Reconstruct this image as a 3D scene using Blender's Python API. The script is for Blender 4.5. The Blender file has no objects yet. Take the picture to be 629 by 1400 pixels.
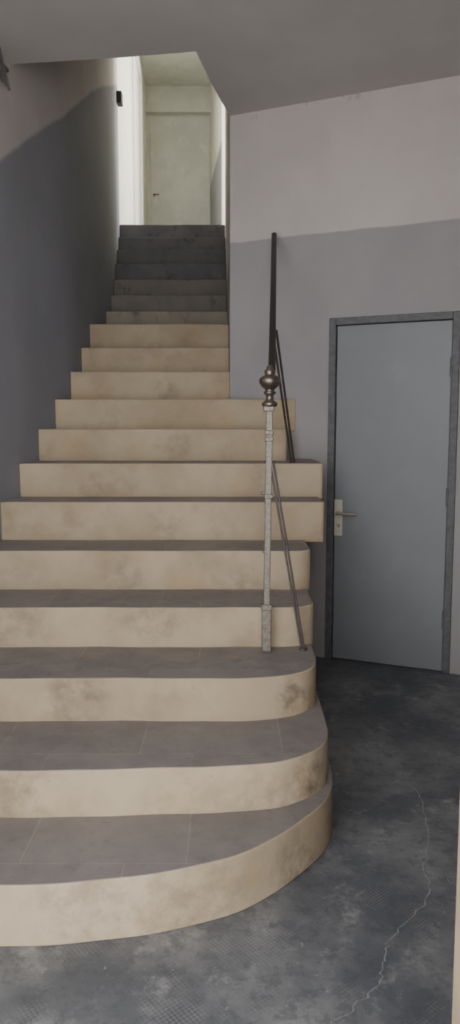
import bpy, bmesh, math, random
from mathutils import Vector, Matrix

# ------------------------------------------------------------ materials
def new_mat(name):
    m = bpy.data.materials.new(name); m.use_nodes = True
    nt = m.node_tree; b = nt.nodes['Principled BSDF']
    return m, nt, b
def N(nt, t, **kw):
    n = nt.nodes.new(t)
    for k, v in kw.items(): setattr(n, k, v)
    return n
def pos(nt):
    return N(nt, 'ShaderNodeNewGeometry').outputs['Position']
def noise(nt, scale, detail=4, rough=.6, vec=None):
    n = N(nt, 'ShaderNodeTexNoise'); n.inputs['Scale'].default_value = scale
    n.inputs['Detail'].default_value = detail; n.inputs['Roughness'].default_value = rough
    nt.links.new(vec if vec else pos(nt), n.inputs['Vector'])
    return n.outputs['Fac']
def ramp(nt, fac, a, b):
    n = N(nt, 'ShaderNodeMapRange'); n.inputs['From Min'].default_value = a; n.inputs['From Max'].default_value = b
    n.interpolation_type = 'SMOOTHSTEP'
    nt.links.new(fac, n.inputs['Value']); return n.outputs['Result']
def mix(nt, fac, a, b, mode='MIX'):
    n = N(nt, 'ShaderNodeMix', data_type='RGBA', blend_type=mode)
    for sock, v in ((n.inputs[0], fac), (n.inputs[6], a), (n.inputs[7], b)):
        if isinstance(v, (float, int)): sock.default_value = v
        elif isinstance(v, tuple): sock.default_value = (*v, 1)
        else: nt.links.new(v, sock)
    return n.outputs[2]
def math_n(nt, op, a, b=0.0, c=0.0):
    n = N(nt, 'ShaderNodeMath', operation=op)
    for i, v in enumerate((a, b, c)):
        if isinstance(v, (float, int)): n.inputs[i].default_value = v
        else: nt.links.new(v, n.inputs[i])
    return n.outputs[0]
def bump(nt, b, h, strength=.2, dist=.01):
    n = N(nt, 'ShaderNodeBump'); n.inputs['Strength'].default_value = strength; n.inputs['Distance'].default_value = dist
    nt.links.new(h, n.inputs['Height']); nt.links.new(n.outputs[0], b.inputs['Normal'])

def plaster(name, c1, c2, scale=3, rough=.85, c3=None, bs=.15, c3r=(.55, .75), c3s=2.3, spots=None, spotc=(.12, .09, .06)):
    m, nt, b = new_mat(name)
    col = mix(nt, ramp(nt, noise(nt, scale), .35, .65), c1, c2)
    if c3: col = mix(nt, ramp(nt, noise(nt, scale*c3s, 5, .6), *c3r), col, c3)
    if spots:   # local scuffs and grime on the surface
        nz = ramp(nt, noise(nt, 14, 6, .7), .36, .70)
        for (x, y, z, r, s) in spots:
            d = N(nt, 'ShaderNodeVectorMath', operation='DISTANCE'); nt.links.new(pos(nt), d.inputs[0]); d.inputs[1].default_value = (x, y, z)
            f = ramp(nt, d.outputs['Value'], r, r*.25)
            f = math_n(nt, 'MULTIPLY', math_n(nt, 'MULTIPLY', f, nz), s)
            col = mix(nt, f, col, spotc)
        fine = ramp(nt, noise(nt, 35, 5, .7), .62, .78)
        col = mix(nt, math_n(nt, 'MULTIPLY', fine, .3), col, spotc)
        ys = ramp(nt, noise(nt, 5.5, 4, .5), .5, .75)
        col = mix(nt, math_n(nt, 'MULTIPLY', ys, .35), col, (.46, .33, .16))
    nt.links.new(col, b.inputs['Base Color']); b.inputs['Roughness'].default_value = rough
    bump(nt, b, noise(nt, 60, 6), bs, .004)
    return m
def simple(name, c, rough=.5, metal=0.0, var=.25, scale=30):
    m, nt, b = new_mat(name)
    c2 = tuple(x*(1-var) for x in c)
    nt.links.new(mix(nt, ramp(nt, noise(nt, scale), .35, .65), c, c2), b.inputs['Base Color'])
    b.inputs['Roughness'].default_value = rough; b.inputs['Metallic'].default_value = metal
    return m

LILAC = (.52, .475, .45); LILAC2 = (.46, .425, .405)

def band_wall(name, kind, up1, up2, lo1, lo2):
    m, nt, b = new_mat(name)
    sep = N(nt, 'ShaderNodeSeparateXYZ'); nt.links.new(pos(nt), sep.inputs[0])
    Y, Z = sep.outputs[1], sep.outputs[2]
    if kind == 'stair':
        L1 = math_n(nt, 'MULTIPLY_ADD', Y, .60, 2.58-.60*3.75)
        L2 = math_n(nt, 'MULTIPLY_ADD', Y, .42, 3.74-.42*5.71)
        L = math_n(nt, 'SMOOTH_MIN', L1, L2, .12)
    else:
        L = math_n(nt, 'ADD', 2.44, 0.0)
    d = math_n(nt, 'SUBTRACT', Z, L)
    wob = math_n(nt, 'MULTIPLY_ADD', noise(nt, 5), .03, -.015)
    d = math_n(nt, 'ADD', d, wob)
    f = ramp(nt, d, -.006, .006) if kind != 'stair' else ramp(nt, d, -.02, .02)
    up = mix(nt, ramp(nt, noise(nt, 2.2), .3, .7), up1, up2)
    lo = mix(nt, ramp(nt, noise(nt, 1.7), .3, .7), lo1, lo2)
    col = mix(nt, f, lo, up)
    spots = ramp(nt, noise(nt, 9, 6, .7), .68, .76)
    col = mix(nt, math_n(nt, 'MULTIPLY', spots, .3), col, (.62, .60, .57))
    if kind != 'stair':   # peeling paint along the ceiling joint
        e = math_n(nt, 'MULTIPLY', ramp(nt, Z, 3.09, 3.14), ramp(nt, noise(nt, 11, 6, .7), .58, .66))
        col = mix(nt, math_n(nt, 'MULTIPLY', e, .5), col, (.36, .30, .25))
    nt.links.new(col, b.inputs['Base Color']); b.inputs['Roughness'].default_value = .8
    bump(nt, b, noise(nt, 40, 6), .2, .005)
    return m

M_left = band_wall('plaster_band_stair', 'stair', (.53, .49, .465), (.47, .435, .42), (.265, .265, .29), (.23, .232, .257))
M_right = band_wall('plaster_band_lobby', 'lobby', (.68, .62, .585), (.62, .565, .535), (.42, .395, .39), (.365, .345, .35))
M_ceil = plaster('ceiling_paint', (.62, .595, .56), (.57, .545, .515), 1.5)
M_plain = plaster('plain_plaster', LILAC, LILAC2, 2)
M_green = plaster('landing_green_plaster', (.63, .64, .585), (.555, .57, .52), 3.5, .85, (.70, .70, .65))
M_cream = plaster('landing_cream_plaster', (.76, .745, .65), (.70, .685, .60), 2.5)
M_white = simple('white_gloss_paint', (.78, .77, .70), .5, 0, .08)
SP = [(.22, 2.70, .40, .11, .85), (.25, 2.38, .24, .12, .9), (-.55, 2.635, .40, .16, .6), (-.62, 2.24, .25, .17, .5), (.32, 2.52, .10, .20, .8),
      (-.1, 1.97, .05, .28, .45), (.1, 2.28, .20, .15, .45), (-.30, 3.02, .60, .16, .4), (-.48, 3.36, .70, .15, .4), (-.4, 1.9, .12, .2, .4),
      (.33, 2.75, .34, .10, .7), (.2, 2.2, .03, .2, .5), (-.15, 2.25, .18, .2, .35), (-.9, 3.02, .56, .2, .4), (.05, 3.36, .67, .12, .35),
      (-.3, 3.68, .9, .14, .35), (.2, 3.95, 1.1, .14, .3), (-.7, 3.95, 1.02, .14, .35), (-.3, 4.25, 1.25, .15, .3), (-.4, 4.76, 1.6, .12, .4)]
M_riser = plaster('riser_cream_plaster', (.52, .418, .288), (.43, .338, .225), 2.4, .8, (.33, .25, .165), .25, (.46, .84), 1.7, SP)
M_riserup = plaster('riser_tan_plaster', (.38, .325, .255), (.31, .27, .22), 5, .85, (.20, .175, .145))  # first of three upper-flight riser tones, stepping darker towards the top
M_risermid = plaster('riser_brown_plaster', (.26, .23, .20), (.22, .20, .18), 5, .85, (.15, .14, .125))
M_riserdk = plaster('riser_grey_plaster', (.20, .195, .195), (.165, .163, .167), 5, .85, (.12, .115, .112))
M_pave = plaster('pale_stone_pavement', (.66, .64, .60), (.60, .58, .55), 3)

m, nt, b = new_mat('tread_slate_tile'); M_tile = m
br = N(nt, 'ShaderNodeTexBrick'); br.offset = .37
mp = N(nt, 'ShaderNodeMapping'); mp.inputs['Location'].default_value = (.12, -.13, 0)
nt.links.new(pos(nt), mp.inputs[0]); nt.links.new(mp.outputs[0], br.inputs['Vector'])
for k, v in (('Scale', 1.0), ('Mortar Size', .0016), ('Brick Width', .46), ('Row Height', .372), ('Mortar Smooth', .3)):
    br.inputs[k].default_value = v
br.inputs['Color1'].default_value = (0, 0, 0, 1); br.inputs['Color2'].default_value = (1, 1, 1, 1)
base = mix(nt, ramp(nt, noise(nt, 4, 6, .65), .3, .7), (.20, .183, .18), (.305, .27, .25))
base = mix(nt, ramp(nt, noise(nt, 22, 6, .7), .5, .8), base, (.155, .142, .138))
base = mix(nt, math_n(nt, 'MULTIPLY', ramp(nt, br.outputs['Color'], 0, 1), .25), base, (.36, .33, .32))
mk = math_n(nt, 'MULTIPLY', br.outputs['Fac'], ramp(nt, noise(nt, 8), .3, .55))
col = mix(nt, math_n(nt, 'MULTIPLY', mk, .8), base, (.42, .36, .29))
nt.links.new(col, b.inputs['Base Color']); b.inputs['Roughness'].default_value = .62
bump(nt, b, noise(nt, 50, 5), .15, .003)

m, nt, b = new_mat('worn_concrete_floor'); M_floor = m
c = mix(nt, ramp(nt, noise(nt, 1.8, 8, .62), .36, .66), (.105, .115, .132), (.27, .275, .28))
c = mix(nt, ramp(nt, noise(nt, 7, 8, .75), .52, .74), c, (.39, .39, .385))
c = mix(nt, math_n(nt, 'MULTIPLY', ramp(nt, noise(nt, 16, 8, .8), .50, .58), .5), c, (.085, .092, .105))
ck = N(nt, 'ShaderNodeTexChecker'); ck.inputs['Scale'].default_value = 130
rot = N(nt, 'ShaderNodeMapping'); rot.inputs['Rotation'].default_value = (0, 0, .12)
nt.links.new(pos(nt), rot.inputs[0]); nt.links.new(rot.outputs[0], ck.inputs[0])
msk = math_n(nt, 'MULTIPLY', ramp(nt, noise(nt, 4.1, 6, .7), .47, .64), ck.outputs['Fac'])
c = mix(nt, math_n(nt, 'MULTIPLY', msk, .28), c, (.40, .39, .38))
sp = ramp(nt, noise(nt, 45, 4, .6), .66, .72)
c = mix(nt, math_n(nt, 'MULTIPLY', sp, .45), c, (.5, .5, .48))
nt.links.new(c, b.inputs['Base Color'])
rr = N(nt, 'ShaderNodeMapRange'); rr.inputs['To Min'].default_value = .40; rr.inputs['To Max'].default_value = .75
nt.links.new(noise(nt, 6, 5), rr.inputs['Value']); nt.links.new(rr.outputs[0], b.inputs['Roughness'])
bump(nt, b, noise(nt, 30, 8, .7), .35, .006)
M_crack = simple('crack_filler', (.40, .395, .375), .9)

M_door = plaster('grey_door_paint', (.26, .27, .28), (.24, .25, .26), 2, .5, (.275, .283, .293), .05)
M_frame = simple('door_frame_paint', (.155, .155, .16), .6)
M_dark = simple('dark_painted_iron', (.026, .024, .023), .45, .3)
M_iron = simple('worn_bare_iron', (.25, .225, .19), .5, .5, .35, 90)
M_bronze = simple('aged_brass', (.25, .215, .17), .38, .9, .3)
M_rod = simple('brown_iron_rod', (.12, .10, .09), .5, .4)
M_handle = simple('brushed_nickel', (.60, .56, .48), .35, .8, .1)
M_plate = simple('cream_lock_plate', (.76, .72, .58), .45, .1, .12)
M_wood = simple('varnished_jamb', (.50, .39, .26), .55, 0, .15, 8)
M_black = simple('black_plastic', (.03, .03, .03), .6)
M_cable = simple('grey_cable_sheath', (.13, .12, .12), .6)

# ------------------------------------------------------------ geometry
def link(me, name, mats, parent=None):
    o = bpy.data.objects.new(name, me); bpy.context.scene.collection.objects.link(o)
    for mt in (mats if isinstance(mats, (list, tuple)) else [mats]): me.materials.append(mt)
    if parent: o.parent = parent
    return o
def empty(name):
    o = bpy.data.objects.new(name, None); bpy.context.scene.collection.objects.link(o); return o
def add_prism(bm, pts, z0, z1, mi=0):
    vs = [bm.verts.new((x, y, z0)) for x, y in pts]; vt = [bm.verts.new((x, y, z1)) for x, y in pts]
    n = len(pts); fs = [bm.faces.new(vs[::-1]), bm.faces.new(vt)]
    for i in range(n):
        j = (i+1) % n
        fs.append(bm.faces.new((vs[i], vs[j], vt[j], vt[i])))
    for f in fs: f.material_index = mi
    return fs
def finish(bm, name, mats, parent=None, bevel=0, seg=2, smooth=False, byangle=False):
    bmesh.ops.recalc_face_normals(bm, faces=bm.faces)
    me = bpy.data.meshes.new(name); bm.to_mesh(me); bm.free()
    o = link(me, name, mats, parent)
    if smooth or byangle:
        for p in me.polygons: p.use_smooth = True
    if byangle: me.set_sharp_from_angle(angle=math.radians(40))
    if bevel:
        md = o.modifiers.new('bevel', 'BEVEL'); md.width = bevel; md.segments = seg; md.limit_method = 'ANGLE'
        md.angle_limit = math.radians(40)
    return o
def prism(name, pts, z0, z1, mat, parent=None, bevel=0, byangle=False):
    bm = bmesh.new(); add_prism(bm, pts, z0, z1); return finish(bm, name, mat, parent, bevel, byangle=byangle)
def rect(x0, x1, y0, y1): return [(x0, y0), (x1, y0), (x1, y1), (x0, y1)]
def tube(bm, p, q, r, seg=12, r2=None):
    p, q = Vector(p), Vector(q); d = q-p
    M = Matrix.Translation((p+q)/2) @ d.to_track_quat('Z', 'Y').to_matrix().to_4x4()
    bmesh.ops.create_cone(bm, cap_ends=True, segments=seg, radius1=r, radius2=r if r2 is None else r2, depth=d.length, matrix=M)
def bar(bm, p, q, w, h):
    p, q = Vector(p), Vector(q); d = q-p
    M = Matrix.Translation((p+q)/2) @ d.to_track_quat('Z', 'Y').to_matrix().to_4x4() @ Matrix.Diagonal((w, h, d.length, 1))
    bmesh.ops.create_cube(bm, size=1, matrix=M)
def lathe(bm, prof, cx, cy, seg=28):
    rings = []
    for r, z in prof:
        rings.append([bm.verts.new((cx+r*math.cos(2*math.pi*i/seg), cy+r*math.sin(2*math.pi*i/seg), z)) for i in range(seg)])
    for a, b_ in zip(rings, rings[1:]):
        for i in range(seg):
            j = (i+1) % seg; bm.faces.new((a[i], a[j], b_[j], b_[i]))
    bm.faces.new(rings[0][::-1]); bm.faces.new(rings[-1])
def catmull(P, n=8):
    out = []; Q = [P[0]]+list(P)+[P[-1]]
    for i in range(1, len(Q)-2):
        p0, p1, p2, p3 = [Vector(Q[i+k]) for k in (-1, 0, 1, 2)]
        for k in range(n):
            t = k/n
            v = .5*((2*p1)+(-p0+p2)*t+(2*p0-5*p1+4*p2-p3)*t*t+(-p0+3*p1-3*p2+p3)*t**3)
            out.append((v.x, v.y))
    out.append(tuple(P[-1])); return out

lw = catmull([(-1.15, 1.15), (-1.13, 3.0), (-1.108, 3.68), (-1.085, 3.95), (-1.055, 4.26), (-1.012, 4.53), (-.972, 4.8), (-.952, 5.15),
              (-.925, 5.8), (-.945, 6.4), (-1.03, 7.42)], 4)
def lwx(y):
    for a, b_ in zip(lw, lw[1:]):
        if a[1] <= y <= b_[1]: return a[0]+(b_[0]-a[0])*(y-a[1])/(b_[1]-a[1])
    return lw[-1][0]
def wallY(x): return 4.42-.447*(x-.587)
L = -1.22
F = {}
F[1] = catmull([(L, 1.86), (-.6, 1.885), (-.26, 1.93), (-.03, 2.0), (.12, 2.11), (.225, 2.23), (.305, 2.35), (.347, 2.48), (.356, 2.62)])
F[2] = catmull([(L, 2.235), (-.69, 2.24), (-.2, 2.255), (.08, 2.285), (.2, 2.33), (.29, 2.405), (.334, 2.51), (.343, 2.65)])
F[3] = catmull([(L, 2.635), (-.6, 2.635), (-.1, 2.635), (.12, 2.645), (.235, 2.685), (.305, 2.76), (.330, 2.86), (.333, 2.98)])
def corner(y, xe, r=.07):
    pts = [(L, y), (xe-r*1.6, y)]
    for k in range(1, 9):
        a = math.pi/2*k/8
        pts.append((xe-r*1.6+r*1.6*math.sin(a), y+r*(1-math.cos(a))))
    return pts
F[4] = corner(3.02, .345, .09)
F[5] = corner(3.36, .362, .06)
F[6] = corner(3.68, .455, .012)
F[7] = corner(3.95, .478, .012)
F[8] = corner(4.25, .315, .02)
F[9] = [(L, 4.50), (.38, 4.50)]
Ys = {10: 4.76, 11: 5.03, 12: 5.28, 13: 5.86, 14: 6.155, 15: 6.42, 16: 6.64, 17: 6.89, 18: 7.18, 19: 7.42}
def rx(y): return -.045*(y-4.68)/2.74
for k, v in Ys.items(): F[k] = [(L, v), (rx(v), v)]
Z = {0: 0, 1: .175, 2: .325, 3: .482, 4: .645, 5: .819, 6: 1.004, 7: 1.176, 8: 1.35, 9: 1.52, 10: 1.695, 11: 1.866, 12: 2.046,
     13: 2.212, 14: 2.378, 15: 2.545, 16: 2.715, 17: 2.885, 18: 3.055, 19: 3.225}
bm = bmesh.new()
YB = 7.58
for n in range(1, 20):
    pts = list(F[n]); y0 = pts[0][1]
    pts[0] = (lwx(y0), y0)
    pts = [p for i, p in enumerate(pts) if i == 0 or p[0] > pts[0][0]+.01]
    # densify and make the hand-cast front slightly uneven
    dn = [pts[0]]
    for a, b_ in zip(pts, pts[1:]):
        k = max(1, int(abs(b_[0]-a[0])/.04))
        for i in range(1, k+1): dn.append((a[0]+(b_[0]-a[0])*i/k, a[1]+(b_[1]-a[1])*i/k))
    ph = n*1.7
    pts = [(x, y+.0034*math.sin(x*9+ph)+.002*math.sin(x*23+2*ph)) for x, y in dn]
    if n <= 9:
        xe = pts[-1][0]
        pts += [(xe, wallY(xe)), (0, 4.68)]
    pts += [(rx(YB), YB)]
    pts += [(lwx(YB), YB)] + [p for p in reversed(lw) if y0+.02 < p[1] < YB-.01]
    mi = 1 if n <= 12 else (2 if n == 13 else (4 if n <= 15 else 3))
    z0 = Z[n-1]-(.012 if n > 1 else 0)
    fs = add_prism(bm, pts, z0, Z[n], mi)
    fs[1].material_index = 0
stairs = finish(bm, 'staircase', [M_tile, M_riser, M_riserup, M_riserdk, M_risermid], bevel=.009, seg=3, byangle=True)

floor = prism('floor', rect(-1.4, 2.3, 1.2, 5.2), -.15, 0, M_floor)
prism('floor_entrance', rect(-3, 4, -3, 1.2), -.15, -.002, M_pave)
bm = bmesh.new()
random.seed(4)
crk = [(.62, 2.95), (.69, 2.85), (.706, 2.71), (.69, 2.60), (.66, 2.42), (.603, 2.24), (.59, 2.12), (.50, 2.0), (.42, 1.903), (.40, 1.84), (.374, 1.768), (.32, 1.70), (.266, 1.65), (.20, 1.60)]
def add_crack(crk, w0, w1):
    pp = []
    for a, b_ in zip(crk, crk[1:]):
        for k in range(5):
            t = k/5; pp.append((a[0]+(b_[0]-a[0])*t+random.uniform(-.008, .008), a[1]+(b_[1]-a[1])*t+random.uniform(-.008, .008)))
    prev = None
    for x, y in pp:
        w = w0+w1*random.random()
        v = (bm.verts.new((x-w, y, .0012)), bm.verts.new((x+w, y, .0012)))
        if prev: bm.faces.new((prev[0], prev[1], v[1], v[0]))
        prev = v
add_crack(crk, .0009, .0016)
add_crack([(.603, 2.24), (.66, 2.20), (.70, 2.12)], .0006, .001)
finish(bm, 'floor_crack', M_crack, floor)

prism('wall_left', lw+[(-1.35, 7.42), (-1.35, 1.15)], 0, 5.89, M_left, byangle=True)
prism('wall_landing_left', [(-1.03, 7.42), (-1.14, 11.0), (-1.35, 11.0), (-1.35, 7.42)], 3.0, 5.89, M_cream)

D = Vector((.9135, -.4067)); Nn = Vector((.4067, .9135)); P0 = Vector((.587, 4.42))
def W(t, n=0.0):
    v = P0+D*t+Nn*n; return (v.x, v.y)
def wrect(t0, t1, n0, n1): return [W(t0, n0), W(t1, n0), W(t1, n1), W(t0, n1)]
bm = bmesh.new()
DT0, DT1, DH = -.012, .678, 1.955
add_prism(bm, wrect(-.6426, DT0, 0, .18), 0, 3.15)
add_prism(bm, wrect(DT1, 1.75, 0, .18), 0, 3.15)
add_prism(bm, wrect(DT0, DT1, 0, .18), DH, 3.15)
add_prism(bm, wrect(DT0, DT1, .08, .18), 0, DH)
finish(bm, 'wall_door', M_right)
prism('wall_stair_right', [(0, 4.68), (-.045, 7.42), (.16, 7.42), (.16, 4.62)], 0, 5.89, M_right)
prism('wall_right', rect(2.05, 2.2, 1.2, 4.2), 0, 3.15, M_right)
bm = bmesh.new()
add_prism(bm, rect(.47, 2.2, 1.2, 1.35), 0, 3.35)
add_prism(bm, rect(-1.35, -1.08, 1.2, 1.35), 0, 3.35)
add_prism(bm, rect(-1.08, .47, 1.2, 1.35), 2.95, 3.35)
finish(bm, 'wall_entrance', M_plain)
bm = bmesh.new()
add_prism(bm, rect(.424, .47, 1.19, 1.352), 0, 2.95)
add_prism(bm, rect(-1.08, -1.035, 1.19, 1.352), 0, 2.95)
add_prism(bm, rect(-1.035, .424, 1.19, 1.352), 2.90, 2.95)
finish(bm, 'trim_entrance_jamb', M_wood, bevel=.004)
prism('ceiling', [(-1.35, 1.35), (2.2, 1.35), (2.2, 4.95), (.1, 4.95), (0.0, 4.68), (-.05, 4.47), (-.105, 4.22), (-.163, 3.907), (-.53, 3.967), (-1.35, 4.07)], 3.15, 3.35, M_ceil)
bm = bmesh.new()
add_prism(bm, rect(-1.35, .15, 3.7, 3.85), 3.35, 5.89)
add_prism(bm, rect(0.0, .15, 3.85, 4.75), 3.35, 5.89)
finish(bm, 'wall_stairwell_upper', M_plain)
prism('ceiling_upper', rect(-1.5, 1.9, 3.7, 11.2), 5.89, 6.05, M_green)
prism('floor_landing', rect(-1.35, 1.75, 7.58, 11.2), 3.0, 3.224, M_tile)
bm = bmesh.new()
add_prism(bm, rect(-1.35, 1.75, 11.0, 11.2), 3.0, 5.89)
add_prism(bm, rect(-1.14, -.2, 10.90, 11.0), 5.56, 5.89)
finish(bm, 'wall_landing_back', M_green)
prism('wall_landing_right', [(-.264, 11.0), (-.095, 9.3), (1.75, 9.3), (1.75, 11.0)], 3.22, 5.89, M_cream)
# grey dado strip on the landing return wall
prism('trim_landing_dado', [(-.270, 10.97), (-.101, 9.29), (-.09, 9.29), (-.255, 10.97)], 3.225, 4.62, M_door)
prism('wall_landing_front', rect(.16, 1.75, 7.3, 7.45), 3.0, 5.89, M_cream)
bm = bmesh.new()
add_prism(bm, rect(1.6, 1.75, 7.45, 9.3), 3.2, 3.9)
add_prism(bm, rect(1.6, 1.75, 7.45, 9.3), 5.6, 5.89)
finish(bm, 'wall_landing_window', M_cream)
bm = bmesh.new()
for y in (7.47, 8.36, 9.25): add_prism(bm, rect(1.64, 1.69, y-.025, y+.025), 3.9, 5.6)
for z in (3.9, 4.8, 5.56): add_prism(bm, rect(1.64, 1.69, 7.45, 9.3), z, z+.04)
finish(bm, 'window_1', M_white)
bm = bmesh.new()
def lx(y): return -1.03-.11*(y-7.42)/3.58
for y0, y1 in ((8.85, 9.0), (9.85, 10.0)):
    add_prism(bm, [(lx(y0)+.03, y0), (lx(y1)+.03, y1), (lx(y1)-.01, y1), (lx(y0)-.01, y0)], 3.225, 5.6)
add_prism(bm, [(lx(8.85)+.03, 8.85), (lx(10)+.03, 10), (lx(10)-.01, 10), (lx(8.85)-.01, 8.85)], 5.5, 5.62)
add_prism(bm, [(lx(9)+.012, 9), (lx(9.85)+.012, 9.85), (lx(9.85)-.01, 9.85), (lx(9)-.01, 9)], 3.225, 5.5)
finish(bm, 'door_3', M_white, bevel=.004)
d2 = empty('door_2')
bm = bmesh.new()
add_prism(bm, rect(-1.09, -.275, 10.988, 11.0), 3.224, 5.54); finish(bm, 'leaf', M_green, d2, .004)
bm = bmesh.new(); tube(bm, (-1.04, 10.99, 4.5), (-1.04, 10.93, 4.5), .010); tube(bm, (-1.05, 10.93, 4.5), (-.97, 10.93, 4.5), .008)
finish(bm, 'handle', M_bronze, d2, smooth=True)

d1 = empty('door_1')
bm = bmesh.new()
fw = .026
add_prism(bm, wrect(DT0-.014, DT0+fw, -.012, .06), 0, DH+.014)
add_prism(bm, wrect(DT1-fw, DT1+.014, -.012, .06), 0, DH+.014)
add_prism(bm, wrect(DT0+fw, DT1-fw, -.012, .06), DH-fw, DH+.014)
finish(bm, 'frame', M_frame, d1, .004)
bm = bmesh.new(); add_prism(bm, wrect(DT0+fw+.003, DT1-fw-.003, .008, .048), .004, DH-fw-.003)
finish(bm, 'leaf', M_door, d1, .003)
bm = bmesh.new()
for z in (.3, .98, 1.68):
    x, y = W(DT1-fw, -.006); tube(bm, (x, y, z-.05), (x, y, z+.05), .009)
finish(bm, 'hinges', M_frame, d1)
hz = .845
bm = bmesh.new(); add_prism(bm, wrect(.018, .066, -.006, .010), hz-.11, hz+.10)
finish(bm, 'lock_plate', M_plate, d1, .004)
bm = bmesh.new()
def W3(t, n, z): x, y = W(t, n); return (x, y, z)
tube(bm, W3(.046, .0, hz+.025), W3(.046, -.05, hz+.025), .010)
tube(bm, W3(.040, -.05, hz+.025), W3(.160, -.05, hz+.022), .0085, 12, .007)
tube(bm, W3(.046, .0, hz-.05), W3(.046, -.012, hz-.05), .011)
finish(bm, 'lever', M_handle, d1)

rl = empty('stair_railing')
nx, ny = .148, 2.967
bm = bmesh.new()
bar(bm, (nx-.004, ny, .482), (nx-.004, ny, .655), .036, .036)
bar(bm, (nx-.004, ny, .650), (nx-.004, ny, .672), .042, .042)
bar(bm, (nx-.004, ny, .660), (nx+.004, ny, 1.455), .025, .025)
for z in (1.09, 1.31, 1.335): bar(bm, (nx+.002, ny, z), (nx+.002, ny, z+.018), .033, .033)
bar(bm, (nx, ny, 1.425), (nx, ny, 1.445), .040, .040)
tube(bm, (nx, ny, 1.11), (nx-.03, ny, 1.11), .006); tube(bm, (nx, ny, .88), (nx-.022, ny, .88), .005)
finish(bm, 'newel_post', M_iron, rl, .003)
bm = bmesh.new()
z = 1.442
prof = [(.020, 0), (.029, .004), (.030, .014), (.022, .020), (.016, .026), (.014, .036), (.017, .046), (.023, .050), (.023, .056), (.016, .061), (.020, .068),
        (.033, .078), (.040, .090), (.041, .100), (.037, .110), (.026, .118), (.018, .122), (.021, .128), (.021, .136), (.014, .142), (.012, .152), (.006, .158)]
lathe(bm, [(r, z+h) for r, h in prof], nx+.004, ny)
finish(bm, 'finial', M_bronze, rl, smooth=True)
bm = bmesh.new()
top = (.250, 4.50, 2.445); bot = (nx+.012, ny+.01, 1.575)
bar(bm, bot, top, .028, .018)
tube(bm, top, (.252, 4.57, 2.445), .012)
finish(bm, 'handrail', M_dark, rl, .004)
bm = bmesh.new()
tube(bm, (nx+.006, ny, 1.23), (.286, 2.972, .484), .0045)
tube(bm, (nx+.020, ny+.01, 1.23), (.296, 2.98, .484), .0045)
tube(bm, (.291, 2.975, .483), (.291, 2.975, .492), .016)
def rp(y): t = (y-bot[1])/(top[1]-bot[1]); return Vector(bot)+(Vector(top)-Vector(bot))*t
a = rp(3.32)
tube(bm, a, (.318, 3.99, 1.178), .0055); tube(bm, a+Vector((.016, 0, 0)), (.333, 3.99, 1.178), .0055)
finish(bm, 'braces', M_rod, rl)

bm = bmesh.new(); add_prism(bm, rect(-1.01, -.965, 7.2, 7.3), 4.22, 4.32)
finish(bm, 'junction_box', M_black, bevel=.004)
bm = bmesh.new()
for k in range(4):
    y = 3.74+.02*k
    tube(bm, (-1.098+.006*k, y, 3.14), (-1.085+.008*k, y+.10, 3.0-.01*k), .006)
bar(bm, (-1.10, 3.72, 3.07), (-1.07, 3.90, 3.06), .02, .015)
finish(bm, 'cable_bundle', M_cable)

# ------------------------------------------------------------ light
w = bpy.data.worlds.new('daylight'); bpy.context.scene.world = w; w.use_nodes = True
nt = w.node_tree; bg = nt.nodes['Background']; bg.inputs[0].default_value = (.965, .965, .985, 1)
tc = nt.nodes.new('ShaderNodeTexCoord'); sp = nt.nodes.new('ShaderNodeSeparateXYZ'); mr = nt.nodes.new('ShaderNodeMapRange')
nt.links.new(tc.outputs['Generated'], sp.inputs[0]); nt.links.new(sp.outputs[2], mr.inputs['Value'])
mr.inputs['From Min'].default_value = .20; mr.inputs['From Max'].default_value = .65
mr.inputs['To Min'].default_value = 6.3; mr.inputs['To Max'].default_value = 1.3
nt.links.new(mr.outputs[0], bg.inputs[1])
def area(name, loc, tgt, sx, sy, e, col):
    l = bpy.data.lights.new(name, 'AREA'); l.shape = 'RECTANGLE'; l.size = sx; l.size_y = sy; l.energy = e; l.color = col
    o = bpy.data.objects.new(name, l); bpy.context.scene.collection.objects.link(o); o.location = loc
    o.rotation_euler = (Vector(tgt)-Vector(loc)).to_track_quat('-Z', 'Y').to_euler(); return o
area('window_daylight', (2.1, 8.4, 4.9), (-.8, 9.2, 4.5), 1.6, 1.6, 215, (1, .985, .95))

# ------------------------------------------------------------ camera
cd = bpy.data.cameras.new('camera'); cam = bpy.data.objects.new('camera', cd); bpy.context.scene.collection.objects.link(cam)
cam.location = (0, 0, 1.376); cam.rotation_euler = (math.radians(90-6.52), 0, 0)
cd.sensor_fit = 'VERTICAL'; cd.sensor_height = 36; cd.lens = 27; cd.clip_start = .05
bpy.context.scene.camera = cam
